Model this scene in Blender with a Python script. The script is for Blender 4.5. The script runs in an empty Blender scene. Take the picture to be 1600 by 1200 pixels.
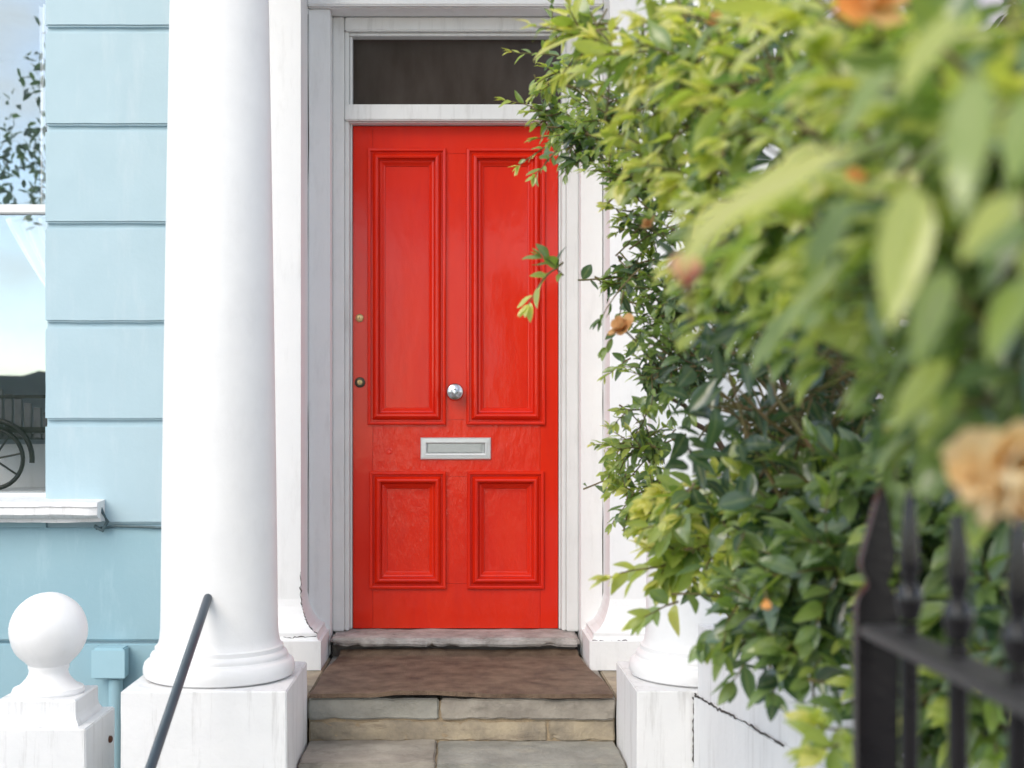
import bpy, bmesh, math, random
import numpy as np
from mathutils import Vector, Matrix, noise

random.seed(7); rng = np.random.default_rng(7)
R = math.radians
sc = bpy.context.scene
COL = sc.collection

# ------------------------------------------------------------------ camera
H = 1.55                       # eye height above the pavement
F = 2000.0                     # focal length in pixels of the 1600 px photograph
VX, VY = 720.0, 680.0          # vanishing point of the lines running into the house
cam_d = bpy.data.cameras.new('camera'); cam = bpy.data.objects.new('camera', cam_d); COL.objects.link(cam)
cam.location = (0, 0, H); cam.rotation_euler = (R(90), 0, 0)
cam_d.sensor_width = 36; cam_d.lens = 36 * F / 1600
cam_d.shift_x = (800 - VX) / 1600; cam_d.shift_y = (VY - 600) / 1600
cam_d.clip_start = 0.05; cam_d.clip_end = 500
cam_d.dof.use_dof = True; cam_d.dof.focus_distance = 4.95; cam_d.dof.aperture_fstop = 3.3
sc.camera = cam

# ------------------------------------------------------------------ sky, sun, exposure
SUN_EL, SUN_AZ = 36.0, 212.0   # azimuth clockwise from +Y: behind the camera, to its left
w = bpy.data.worlds.new('World'); sc.world = w; w.use_nodes = True
nt = w.node_tree; nt.nodes.clear()
out = nt.nodes.new('ShaderNodeOutputWorld'); bg = nt.nodes.new('ShaderNodeBackground')
sky = nt.nodes.new('ShaderNodeTexSky'); sky.sky_type = 'NISHITA'; sky.sun_disc = False
sky.sun_elevation = R(SUN_EL); sky.sun_rotation = R(SUN_AZ)
sky.air_density = 1.0; sky.dust_density = .6; sky.ozone_density = 1.0
tc = nt.nodes.new('ShaderNodeTexCoord'); mp = nt.nodes.new('ShaderNodeMapping'); mp.inputs['Scale'].default_value = (1, 1, 2.2)
cl = nt.nodes.new('ShaderNodeTexNoise'); cl.inputs['Scale'].default_value = 3.2; cl.inputs['Detail'].default_value = 7; cl.inputs['Roughness'].default_value = .55
rp = nt.nodes.new('ShaderNodeValToRGB'); rp.color_ramp.elements[0].position = .44; rp.color_ramp.elements[1].position = .65
mx = nt.nodes.new('ShaderNodeMix'); mx.data_type = 'RGBA'; mx.inputs['B'].default_value = (7.3, 6.9, 6.4, 1)
nt.links.new(tc.outputs['Generated'], mp.inputs['Vector']); nt.links.new(mp.outputs['Vector'], cl.inputs['Vector'])
nt.links.new(cl.outputs['Fac'], rp.inputs['Fac']); nt.links.new(rp.outputs['Color'], mx.inputs['Factor'])
nt.links.new(sky.outputs['Color'], mx.inputs['A']); nt.links.new(mx.outputs['Result'], bg.inputs['Color'])
bg.inputs['Strength'].default_value = 0.145
nt.links.new(bg.outputs['Background'], out.inputs['Surface'])

sd = bpy.data.lights.new('sun', 'SUN'); sd.energy = 1.0; sd.angle = R(38); sd.color = (1.0, .89, .74)
sun = bpy.data.objects.new('sun', sd); COL.objects.link(sun)
az, el = R(SUN_AZ), R(SUN_EL)
to_sun = Vector((math.sin(az) * math.cos(el), math.cos(az) * math.cos(el), math.sin(el)))
sun.rotation_euler = to_sun.to_track_quat('Z', 'Y').to_euler(); sun.location = to_sun * 30

sc.view_settings.view_transform = 'Standard'; sc.view_settings.look = 'None'
sc.view_settings.gamma = 1.0; sc.view_settings.use_curve_mapping = False
sc.view_settings.exposure = 1.06
sc.cycles.use_denoising = True
sc.cycles.max_bounces = 7

# ------------------------------------------------------------------ helpers
def at(px, py, Y):             # a point of the photograph at a measured distance -> world
    return Vector(((px - VX) * Y / F, Y, H - (py - VY) * Y / F))
def ax(px, Y): return (px - VX) * Y / F
def az_(py, Y): return H - (py - VY) * Y / F

def tag(o, label, cat, group=None):
    o['label'] = label; o['category'] = cat; o['kind'] = 'thing'
    if group: o['group'] = group
    return o
def struct(o): o['kind'] = 'structure'; return o
def link(name, me, mat, parent=None):
    o = bpy.data.objects.new(name, me); COL.objects.link(o)
    if mat is not None and not me.materials: me.materials.append(mat)
    if parent is not None:
        o.parent = parent; o.matrix_parent_inverse = Matrix.Translation(-Vector(parent.location))
    return o
def thing(name, label, cat, loc=(0, 0, 0), group=None):
    o = bpy.data.objects.new(name, None); COL.objects.link(o); o.location = loc
    o.empty_display_size = .1
    return tag(o, label, cat, group)
def from_bm(bm, smooth=False, name='m'):
    bmesh.ops.recalc_face_normals(bm, faces=bm.faces)
    me = bpy.data.meshes.new(name); bm.to_mesh(me); bm.free()
    if smooth: me.polygons.foreach_set('use_smooth', [True] * len(me.polygons))
    return me
def box_bm(bm, x0, x1, y0, y1, z0, z1, bev=.003, seg=2):
    r = bmesh.ops.create_cube(bm, size=1)
    vs = r['verts']
    for v in vs:
        v.co = Vector(((x0 + x1) / 2 + v.co.x * (x1 - x0), (y0 + y1) / 2 + v.co.y * (y1 - y0), (z0 + z1) / 2 + v.co.z * (z1 - z0)))
    if bev > 0:
        es = list({e for v in vs for e in v.link_edges})
        bmesh.ops.bevel(bm, geom=es, offset=bev, segments=seg, affect='EDGES', clamp_overlap=True)
def box(name, x0, x1, y0, y1, z0, z1, mat, parent=None, bev=.003):
    bm = bmesh.new(); box_bm(bm, x0, x1, y0, y1, z0, z1, bev)
    return link(name, from_bm(bm), mat, parent)
def rough_box(name, x0, x1, y0, y1, z0, z1, mat, parent=None, bev=.005, cell=.03, amp=.003, seed=0, chip=.0):
    """a weathered block: rounded, subdivided, pushed about by noise"""
    bm = bmesh.new(); box_bm(bm, x0, x1, y0, y1, z0, z1, 0)
    for axis, (a, b) in enumerate(((x0, x1), (y0, y1), (z0, z1))):
        n = max(1, int((b - a) / cell))
        for i in range(1, min(n, 44)):
            p = Vector((0, 0, 0)); p[axis] = a + (b - a) * i / min(n, 44)
            nrm = Vector((0, 0, 0)); nrm[axis] = 1
            bmesh.ops.bisect_plane(bm, geom=bm.verts[:] + bm.edges[:] + bm.faces[:], plane_co=p, plane_no=nrm)
    es = [e for e in bm.edges if len(e.link_faces) == 2 and e.calc_face_angle(0) > 1]
    bmesh.ops.bevel(bm, geom=es, offset=bev, segments=2, affect='EDGES', clamp_overlap=True)
    bm.normal_update()
    for v in bm.verts:
        p = v.co + Vector((seed * 3.1, seed * 1.7, 0))
        d = noise.fractal(p * 9, 1, 2, 3) * amp
        if chip:
            edge = min(abs(v.co.y - y0), 1) < .03 and (abs(v.co.z - z1) < .02 or abs(v.co.z - z0) < .02)
            if edge: d -= max(0, noise.noise(p * 22) - .05) * chip
        v.co += v.normal * d
    me = from_bm(bm, True); me.set_sharp_from_angle(angle=R(28))
    return link(name, me, mat, parent)
def lathe_mesh(prof, seg=48, center=(0, 0, 0), smooth=True):
    """prof: list of (radius, z)"""
    c = Vector(center); vs = []; fs = []
    for r, z in prof:
        for k in range(seg):
            a = 2 * math.pi * k / seg
            vs.append((c.x + r * math.cos(a), c.y + r * math.sin(a), c.z + z))
    for i in range(len(prof) - 1):
        for k in range(seg):
            k2 = (k + 1) % seg
            fs.append((i * seg + k, i * seg + k2, (i + 1) * seg + k2, (i + 1) * seg + k))
    fs.append(tuple(range(seg))[::-1]); fs.append(tuple(range((len(prof) - 1) * seg, len(prof) * seg)))
    me = bpy.data.meshes.new('lathe'); me.from_pydata(vs, [], fs)
    me.polygons.foreach_set('use_smooth', [smooth] * len(me.polygons))
    me.set_sharp_from_angle(angle=R(35))
    return me
def ring_sweep_mesh(x0, x1, z0, z1, prof, y0):
    """a mitred frame standing on the plane y=y0; prof: (inset, height towards the viewer)"""
    vs = []; fs = []
    for i, h in prof:
        vs += [(x0 + i, y0 - h, z0 + i), (x1 - i, y0 - h, z0 + i), (x1 - i, y0 - h, z1 - i), (x0 + i, y0 - h, z1 - i)]
    for a in range(len(prof) - 1):
        for k in range(4):
            k2 = (k + 1) % 4
            fs.append((a * 4 + k, a * 4 + k2, a * 4 + 4 + k2, a * 4 + 4 + k))
    me = bpy.data.meshes.new('frame'); me.from_pydata(vs, [], fs); return me
def stack_mesh(x0, x1, y0, y1, prof):
    """rectangle rings stacked upward; prof: (outward offset, z)"""
    vs = []; fs = []
    for o, z in prof:
        vs += [(x0 - o, y0 - o, z), (x1 + o, y0 - o, z), (x1 + o, y1, z), (x0 - o, y1, z)]
    for a in range(len(prof) - 1):
        for k in range(4):
            k2 = (k + 1) % 4
            fs.append((a * 4 + k, a * 4 + k2, a * 4 + 4 + k2, a * 4 + 4 + k))
    n = len(prof) * 4; fs += [(3, 2, 1, 0), (n - 4, n - 3, n - 2, n - 1)]
    me = bpy.data.meshes.new('stack'); me.from_pydata(vs, [], fs); return me
def tube_data(pts, radii, seg=8):
    pts = [Vector(p) for p in pts]; vs = []; fs = []
    for i, p in enumerate(pts):
        d = (pts[min(i + 1, len(pts) - 1)] - pts[max(i - 1, 0)]).normalized()
        u = d.cross(Vector((0, 0, 1)));
        if u.length < .05: u = d.cross(Vector((1, 0, 0)))
        u.normalize(); v = d.cross(u)
        r = radii[i] if hasattr(radii, '__len__') else radii
        for k in range(seg):
            a = 2 * math.pi * k / seg; vs.append(p + u * (r * math.cos(a)) + v * (r * math.sin(a)))
    for i in range(len(pts) - 1):
        for k in range(seg):
            k2 = (k + 1) % seg; fs.append((i * seg + k, i * seg + k2, (i + 1) * seg + k2, (i + 1) * seg + k))
    fs.append(tuple(range(seg))[::-1]); fs.append(tuple(range((len(pts) - 1) * seg, len(pts) * seg)))
    return vs, fs
def tube(name, pts, radii, mat, parent=None, seg=10):
    vs, fs = tube_data(pts, radii, seg); me = bpy.data.meshes.new(name); me.from_pydata([tuple(v) for v in vs], [], fs)
    me.polygons.foreach_set('use_smooth', [True] * len(me.polygons)); me.set_sharp_from_angle(angle=R(50))
    return link(name, me, mat, parent)

# ------------------------------------------------------------------ materials
def mat(name, col, rough=.6, col2=None, scale=6, var=.5, bump=0, bscale=60, spec=.5, metal=0, stain=None, stain_amt=0, stain_scale=(3, 3, .6), coat=0, coat_rough=.1, stretch=(1, 1, 1), rvar=0):
    m = bpy.data.materials.new(name); m.use_nodes = True; n = m.node_tree.nodes; l = m.node_tree.links
    b = n['Principled BSDF']; b.inputs['Roughness'].default_value = rough; b.inputs['Metallic'].default_value = metal
    b.inputs['Specular IOR Level'].default_value = spec
    b.inputs['Coat Weight'].default_value = coat; b.inputs['Coat IOR'].default_value = 1.5; b.inputs['Coat Roughness'].default_value = coat_rough
    t = n.new('ShaderNodeTexCoord'); src = None
    mpn = n.new('ShaderNodeMapping'); mpn.inputs['Scale'].default_value = stretch; l.new(t.outputs['Object'], mpn.inputs['Vector'])
    if col2 is None: col2 = tuple(c * .86 for c in col)
    nz = n.new('ShaderNodeTexNoise'); nz.inputs['Scale'].default_value = scale; nz.inputs['Detail'].default_value = 8; nz.inputs['Roughness'].default_value = .62
    l.new(mpn.outputs['Vector'], nz.inputs['Vector'])
    rm = n.new('ShaderNodeValToRGB'); rm.color_ramp.elements[0].position = .5 - var * .4; rm.color_ramp.elements[1].position = .5 + var * .4
    rm.color_ramp.elements[0].color = (*col, 1); rm.color_ramp.elements[1].color = (*col2, 1)
    l.new(nz.outputs['Fac'], rm.inputs['Fac']); src = rm.outputs['Color']
    if stain is not None:
        m2 = n.new('ShaderNodeMapping'); m2.inputs['Scale'].default_value = stain_scale; l.new(t.outputs['Object'], m2.inputs['Vector'])
        n2 = n.new('ShaderNodeTexNoise'); n2.inputs['Scale'].default_value = 5; n2.inputs['Detail'].default_value = 9; n2.inputs['Roughness'].default_value = .7
        l.new(m2.outputs['Vector'], n2.inputs['Vector'])
        r2 = n.new('ShaderNodeValToRGB'); r2.color_ramp.elements[0].position = .53; r2.color_ramp.elements[1].position = .78
        r2.color_ramp.elements[0].color = (0, 0, 0, 1); r2.color_ramp.elements[1].color = (stain_amt,) * 3 + (1,)
        l.new(n2.outputs['Fac'], r2.inputs['Fac'])
        mm = n.new('ShaderNodeMix'); mm.data_type = 'RGBA'; mm.inputs['B'].default_value = (*stain, 1)
        l.new(r2.outputs['Color'], mm.inputs['Factor']); l.new(src, mm.inputs['A']); src = mm.outputs['Result']
    l.new(src, b.inputs['Base Color'])
    if rvar:
        mr = n.new('ShaderNodeMapRange'); mr.inputs['To Min'].default_value = max(.02, rough - rvar); mr.inputs['To Max'].default_value = rough + rvar
        l.new(nz.outputs['Fac'], mr.inputs['Value']); l.new(mr.outputs['Result'], b.inputs['Roughness'])
    if bump:
        n3 = n.new('ShaderNodeTexNoise'); n3.inputs['Scale'].default_value = bscale; n3.inputs['Detail'].default_value = 6; n3.inputs['Roughness'].default_value = .6
        l.new(mpn.outputs['Vector'], n3.inputs['Vector'])
        bp = n.new('ShaderNodeBump'); bp.inputs['Strength'].default_value = bump; bp.inputs['Distance'].default_value = .01
        l.new(n3.outputs['Fac'], bp.inputs['Height']); l.new(bp.outputs['Normal'], b.inputs['Normal'])
        if coat: l.new(bp.outputs['Normal'], b.inputs['Coat Normal'])
    return m

GRIME = (.17, .15, .13)
M = {}
M['white'] = mat('white_masonry_paint', (.80, .80, .80), .55, (.76, .765, .77), 5, bump=.12, bscale=45, stain=GRIME, stain_amt=.18)
M['white_col'] = mat('white_column_paint', (.82, .82, .82), .5, (.76, .76, .765), 5, bump=.16, bscale=22, stain=GRIME, stain_amt=.06, stain_scale=(3, 3, 1.2))
M['white_ped'] = mat('stained_white_stone_paint', (.79, .79, .79), .6, (.73, .735, .74), 6, bump=.2, bscale=40, stain=GRIME, stain_amt=.46, stain_scale=(5.5, 5.5, .45))
M['white_wood'] = mat('white_wood_paint', (.76, .765, .76), .38, (.70, .705, .70), 7, bump=.1, bscale=40, stain=GRIME, stain_amt=.3, stain_scale=(5, 5, .5))
M['blue'] = mat('pale_blue_paint', (.42, .565, .63), .6, (.39, .535, .60), 4, bump=.12, bscale=40, stain=(.56, .65, .69), stain_amt=.4, stain_scale=(3, 3, .5))
M['blue_low'] = mat('deeper_blue', (.265, .435, .505), .55, (.30, .465, .53), 3, bump=.12, bscale=40, stain=(.5, .66, .72), stain_amt=.35)  # deeper, more saturated blue than the wall above
M['lilac'] = mat('pale_lilac_paint', (.62, .57, .64), .6, (.58, .54, .61), 4, bump=.12, bscale=40)
M['red'] = mat('red_gloss_paint', (.62, .010, .002), .45, (.72, .026, .003), 5, var=.7, spec=.12, bump=.12, bscale=16, coat=.5, coat_rough=.07, stretch=(1, 1, .35), rvar=.06, stain=(.45, .012, .01), stain_amt=.35)
M['red_rough'] = mat('thick_red_gloss_paint', (.62, .011, .002), .45, (.72, .028, .003), 5, var=.7, spec=.12, bump=.38, bscale=26, coat=.7, coat_rough=.06, stretch=(1, 1, .4), rvar=.08, stain=(.45, .012, .01), stain_amt=.35)
M['chrome'] = mat('satin_chrome', (.62, .64, .66), .22, (.5, .52, .54), 20, metal=1)
M['silver'] = mat('brushed_aluminium', (.70, .72, .72), .42, (.62, .64, .64), 12, metal=.75, stretch=(1, 1, 8))
M['flap'] = mat('matt_aluminium', (.50, .53, .52), .45, (.44, .47, .46), 12, metal=.6)
M['brass'] = mat('old_brass', (.72, .55, .28), .3, (.5, .36, .17), 30, metal=.9)
M['bronze'] = mat('dark_bronze', (.07, .055, .04), .4, (.12, .1, .07), 30, metal=.7)
M['darkglass'] = mat('dark_hall_glass', (.038, .027, .022), .16, (.060, .046, .038), 6, spec=.45, rvar=.08, stretch=(1.5, 1, .5))
M['stone'] = mat('york_stone', (.40, .365, .31), .8, (.22, .195, .165), 6, var=.45, bump=.5, bscale=38, stain=(.10, .085, .07), stain_amt=.7, stain_scale=(2, 2, 4))
M['stone2'] = mat('blue_grey_york_stone', (.37, .36, .32), .8, (.215, .21, .185), 6, var=.45, bump=.5, bscale=42, stain=(.44, .40, .31), stain_amt=.6, stain_scale=(2, 2, 3))
M['stone3'] = mat('sandy_york_stone', (.46, .385, .27), .85, (.22, .19, .15), 7, var=.45, bump=.6, bscale=36, stain=(.12, .09, .07), stain_amt=.85, stain_scale=(1.2, 2, 5))
M['mortar'] = mat('sandy_mortar', (.40, .31, .20), .9, (.28, .22, .15), 20, bump=.5, bscale=90)
M['sill'] = mat('worn_threshold_stone', (.52, .49, .47), .8, (.27, .245, .225), 12, var=.5, bump=.6, bscale=50, stain=(.10, .09, .08), stain_amt=.8, stain_scale=(3, 3, 4))
M['riser'] = mat('dark_threshold_stone', (.20, .18, .16), .85, (.12, .105, .095), 12, bump=.4, bscale=40)
M['mat'] = mat('brown_rubber_matting', (.085, .050, .030), .75, (.24, .165, .11), 11, var=.5, bump=.9, bscale=160, stain=(.06, .034, .027), stain_amt=.8, stain_scale=(3, 1, 1))
M['rail'] = mat('slate_blue_rail_paint', (.028, .045, .062), .3, (.04, .06, .08), 14)
M['iron'] = mat('black_iron_paint', (.010, .009, .010), .17, (.018, .016, .017), 20, bump=.12, bscale=120, spec=.4)
M['iron_gloss'] = mat('glossy_black_iron_paint', (.008, .007, .008), .22, (.014, .012, .013), 20, spec=.5)
M['worn_iron'] = mat('worn_black_rail_paint', (.06, .055, .054), .42, (.03, .028, .028), 30, bump=.2, bscale=120)
M['rust'] = mat('rust', (.12, .045, .02), .8, (.06, .025, .015), 60)
M['teal'] = mat('grey_teal_cable', (.09, .15, .17), .5, (.05, .08, .09), 40)
M['box'] = mat('blue_painted_box', (.36, .56, .64), .5, (.33, .53, .61), 10)
M['curtain'] = mat('sheer_white_curtain', (.66, .67, .69), .8, (.58, .59, .63), 6)
M['cart_wood'] = mat('dark_grey_wood', (.06, .065, .07), .7, (.12, .12, .13), 20)
M['room'] = mat('dim_room', (.40, .43, .46), .9)
M['hall'] = mat('dim_hall', (.06, .05, .045), .9)
M['asphalt'] = mat('asphalt', (.05, .05, .052), .9, (.07, .07, .07), 30, bump=.3, bscale=200)
M['pave'] = mat('paving_stone', (.30, .29, .27), .85, (.22, .21, .2), 4, bump=.3, bscale=60)
M['brick'] = mat('london_stock_brick', (.20, .15, .10), .85, (.28, .21, .13), 14)
M['slate'] = mat('roof_slate', (.06, .065, .075), .7)
M['bark'] = mat('brown_bark', (.075, .042, .026), .85, (.12, .075, .045), 30, bump=.5, bscale=120)
M['redstem'] = mat('reddish_young_stem', (.16, .085, .035), .6, (.11, .12, .035), 25)
M['core'] = mat('crack_grime', (.05, .045, .04), .95)
def glass_mat():
    m = bpy.data.materials.new('window_glass'); m.use_nodes = True; n = m.node_tree.nodes; l = m.node_tree.links; n.clear()
    o = n.new('ShaderNodeOutputMaterial'); tr = n.new('ShaderNodeBsdfTransparent'); gl = n.new('ShaderNodeBsdfGlossy'); mix = n.new('ShaderNodeMixShader')
    gl.inputs['Roughness'].default_value = .01; gl.inputs['Color'].default_value = (.78, .92, 1, 1); mix.inputs[0].default_value = .20
    l.new(tr.outputs[0], mix.inputs[1]); l.new(gl.outputs[0], mix.inputs[2]); l.new(mix.outputs[0], o.inputs['Surface'])
    return m
M['glass'] = glass_mat()
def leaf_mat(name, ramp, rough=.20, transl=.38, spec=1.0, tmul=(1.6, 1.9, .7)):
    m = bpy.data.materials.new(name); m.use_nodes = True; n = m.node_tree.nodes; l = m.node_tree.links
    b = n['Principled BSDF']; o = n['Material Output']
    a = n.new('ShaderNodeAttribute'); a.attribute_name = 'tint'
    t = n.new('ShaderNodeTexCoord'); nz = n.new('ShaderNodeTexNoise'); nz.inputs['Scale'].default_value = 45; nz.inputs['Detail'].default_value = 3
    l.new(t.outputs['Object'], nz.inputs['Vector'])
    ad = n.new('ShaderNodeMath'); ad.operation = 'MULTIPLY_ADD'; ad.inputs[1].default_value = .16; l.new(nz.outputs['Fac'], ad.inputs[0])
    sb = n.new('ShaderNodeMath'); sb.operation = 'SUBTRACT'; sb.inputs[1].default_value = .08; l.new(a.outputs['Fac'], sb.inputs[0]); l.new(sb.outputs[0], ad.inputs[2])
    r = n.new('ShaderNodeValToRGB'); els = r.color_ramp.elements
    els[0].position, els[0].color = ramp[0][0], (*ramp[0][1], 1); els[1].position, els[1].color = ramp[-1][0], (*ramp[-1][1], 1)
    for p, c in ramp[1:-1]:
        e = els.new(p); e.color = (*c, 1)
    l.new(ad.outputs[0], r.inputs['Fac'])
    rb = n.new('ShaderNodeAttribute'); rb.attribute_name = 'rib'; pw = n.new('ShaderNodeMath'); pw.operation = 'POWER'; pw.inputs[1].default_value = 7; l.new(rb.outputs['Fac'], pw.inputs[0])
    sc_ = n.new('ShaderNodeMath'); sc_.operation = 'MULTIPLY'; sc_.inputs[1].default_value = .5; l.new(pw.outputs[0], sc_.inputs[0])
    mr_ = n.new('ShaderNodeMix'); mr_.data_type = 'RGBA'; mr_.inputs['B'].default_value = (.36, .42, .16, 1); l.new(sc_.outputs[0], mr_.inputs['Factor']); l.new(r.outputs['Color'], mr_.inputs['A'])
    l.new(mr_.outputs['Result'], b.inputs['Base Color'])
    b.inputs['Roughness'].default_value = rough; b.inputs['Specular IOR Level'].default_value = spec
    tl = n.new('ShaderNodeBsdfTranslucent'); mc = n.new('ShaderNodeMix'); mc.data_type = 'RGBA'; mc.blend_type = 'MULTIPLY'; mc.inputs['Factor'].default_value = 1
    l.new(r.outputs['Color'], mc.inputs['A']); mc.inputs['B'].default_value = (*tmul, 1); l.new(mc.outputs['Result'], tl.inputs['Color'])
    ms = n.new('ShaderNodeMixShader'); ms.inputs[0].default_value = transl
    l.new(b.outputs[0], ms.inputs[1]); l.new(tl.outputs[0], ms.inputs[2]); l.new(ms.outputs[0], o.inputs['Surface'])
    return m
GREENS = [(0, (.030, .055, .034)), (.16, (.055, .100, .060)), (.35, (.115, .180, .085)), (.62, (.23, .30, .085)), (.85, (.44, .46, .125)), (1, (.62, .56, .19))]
M['leaf'] = leaf_mat('shrub_leaf', GREENS)
M['petal'] = leaf_mat('rose_petal', [(0, (.92, .52, .44)), (.3, (.86, .45, .28)), (.55, (.88, .46, .14)), (.8, (.92, .66, .33)), (1, (.98, .86, .60))], .6, .45, .2, (1.05, 1, .9))
M['withered'] = leaf_mat('withered_petal', [(0, (.40, .20, .08)), (.4, (.62, .34, .14)), (1, (.75, .48, .24))], .7, .35, .2, (1.05, 1, .9))

# ------------------------------------------------------------------ ground (setting)
def sheet(name, x0, x1, y0, y1, z, m):
    me = bpy.data.meshes.new(name); me.from_pydata([(x0, y0, z), (x1, y0, z), (x1, y1, z), (x0, y1, z)], [], [(0, 1, 2, 3)])
    return struct(link(name, me, m))
sheet('ground', -80, 80, -80, 80, -.13, M['pave'])
sheet('road', -80, 80, -8.5, -1.5, -.12, M['asphalt'])
struct(box('pavement', -40, 40, -1.5, 5.2, -.12, 0, M['pave'], None, .01))
struct(box('far_pavement', -40, 40, -11.5, -8.5, -.12, .0, M['pave'], None, .01))

# ------------------------------------------------------------------ house: blue rendered wall
WY = 5.30
zsill = az_(783, 5.19)
WX0, WX1 = ax(70, WY), -1.0
hw = thing('house_wall', 'pale blue rendered house wall with horizontal joints left of the portico', 'wall', (-2.2, WY, 0))
joints = [45, 199, 352, 507, 660, 822, 1003]
zj = [az_(p, WY) for p in joints]
box('backing', WX0 + .004, WX1, WY + .022, WY + .30, 0, 9.0, M['blue'], hw, 0)
zs = [9.0, zj[0] + 2 * .406, zj[0] + .406] + zj
G = .010
for a, b in zip(zs[:-2], zs[1:-1]):
    rough_box('stone_course', WX0, WX1, WY, WY + .05, b + G, a - G, M['blue'], hw, .008, .04, .0022, seed=a)
WXL = -3.4
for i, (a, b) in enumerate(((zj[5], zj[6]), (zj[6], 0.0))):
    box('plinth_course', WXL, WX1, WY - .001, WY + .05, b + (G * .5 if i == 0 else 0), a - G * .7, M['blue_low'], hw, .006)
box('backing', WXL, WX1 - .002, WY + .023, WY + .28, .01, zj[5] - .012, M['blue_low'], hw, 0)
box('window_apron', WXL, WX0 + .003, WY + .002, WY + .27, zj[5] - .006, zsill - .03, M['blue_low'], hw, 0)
box('wall_above_window', WXL, WX0 - .002, WY, WY + .28, H + 2.25, 9.0, M['blue'], hw, .004)
box('wall_beyond_window', WXL - 2, WXL, WY, WY + .28, 0, 9.0, M['blue'], hw, .004)

# window with sill, sashes, glass and curtain
wn = thing('sash_window', 'white sash window reflecting sky beside the blue wall', 'window', (-2.5, WY + .1, H - .27))
GY = WY + .13
zmeet = az_(328, GY)
fx1 = WX0 + .045
tops = H + 2.25
def frm(name, x0, x1, z0, z1, y0=GY - .03, y1=GY + .03): return box(name, x0, x1, y0, y1, z0, z1, M['white_wood'], wn, .004)
frm('side_frame', WX0 - .005 - .0, fx1 + .1, zsill, tops); frm('side_frame', WXL - .0, WXL + .09, zsill, tops)
frm('bottom_rail', WXL + .09, WX0 - .005, zsill - .02, az_(770, GY))
frm('meeting_rail', WXL + .09, WX0 - .005, zmeet - .019, zmeet + .019)
frm('top_rail', WXL + .09, WX0 - .005, tops - .06, tops - .002)
box('pane', WXL + .09, WX0 - .006, GY - .004, GY + .001, az_(770, GY), zmeet - .019, M['glass'], wn, 0)
box('pane', WXL + .09, WX0 - .006, GY - .010, GY - .005, zmeet + .019, tops - .06, M['glass'], wn, 0)
box('window_board', WXL, WX0 + .05, GY + .032, GY + .42, zsill - .06, az_(768, GY), M['white_wood'], wn, .004)
box('back_panel', WXL, WX0 + .05, GY + .42, GY + .45, zsill - .06, az_(694, GY + .42), M['white_wood'], wn, .004)  # plain white panel put in to back the cart wheel
bm = bmesh.new(); box_bm(bm, WXL, WX0 + .2, GY + .5, GY + 2.6, zsill - .9, tops + .1, 0)
bmesh.ops.delete(bm, geom=[f for f in bm.faces if f.normal.y < -.5], context='FACES')
rm_ = from_bm(bm); rm_.flip_normals(); link('room_lining', rm_, M['room'], wn)
def sill_mesh():
    xe = ax(150, 5.17)
    prof = [(5.43, zsill + .012), (5.24, zsill), (5.175, zsill - .004), (5.165, zsill - .022), (5.172, zsill - .027), (5.168, zsill - .055), (5.185, zsill - .07), (5.21, zsill - .073), (5.215, zsill - .088), (5.43, zsill - .088)]
    xs = np.linspace(WXL - .2, xe, 70); vs = []; fs = []
    for i, x in enumerate(xs):
        for j, (y, z) in enumerate(prof):
            e = max(0, (x - (xe - .035)) / .035)
            n_ = noise.fractal(Vector((x * 8, y * 9, z * 9)), 1, 2, 3) * .006
            yy = y + (.02 * e * e if y < 5.25 else 0) + (n_ if y < 5.25 else 0)
            vs.append((x, yy, z + n_ * .6))
    m_ = len(prof)
    for i in range(len(xs) - 1):
        for j in range(m_ - 1): fs.append((i * m_ + j, i * m_ + j + 1, (i + 1) * m_ + j + 1, (i + 1) * m_ + j))
    fs.append(tuple(range(m_))); fs.append(tuple(range((len(xs) - 1) * m_, len(xs) * m_))[::-1])
    me = bpy.data.meshes.new('sill'); me.from_pydata(vs, [], fs); me.polygons.foreach_set('use_smooth', [True] * len(me.polygons)); me.set_sharp_from_angle(angle=R(40)); return me
link('window_sill', sill_mesh(), M['white_ped'], wn)
# curtain: gathered towards the jamb
cu_v = []; cu_f = []; nx, nz_ = 60, 60
for j in range(nz_):
    tz = j / (nz_ - 1)                       # 0 at rail, 1 at tie point
    z = zmeet + .9 - tz * 1.75
    k = (zmeet - z) / .42
    xl = WX0 - .26 + .25 * min(1.0, k) ** 1.15 if k > 0 else WX0 - .10
    for i in range(nx):
        u = i / (nx - 1); x = xl + (WX0 + .10 - xl) * u
        cu_v.append((x, GY + .10 + .022 * math.sin(u * 34 + 1.5 * math.sin(tz * 3)) * (1 - .3 * u), z))
for j in range(nz_ - 1):
    for i in range(nx - 1): cu_f.append((j * nx + i, j * nx + i + 1, (j + 1) * nx + i + 1, (j + 1) * nx + i))
me = bpy.data.meshes.new('curtain'); me.from_pydata(cu_v, [], cu_f); me.polygons.foreach_set('use_smooth', [True] * len(me.polygons))
cu = link('curtain', me, M['curtain']); tag(cu, 'sheer white curtain gathered to one side behind the window glass', 'curtain')

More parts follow.
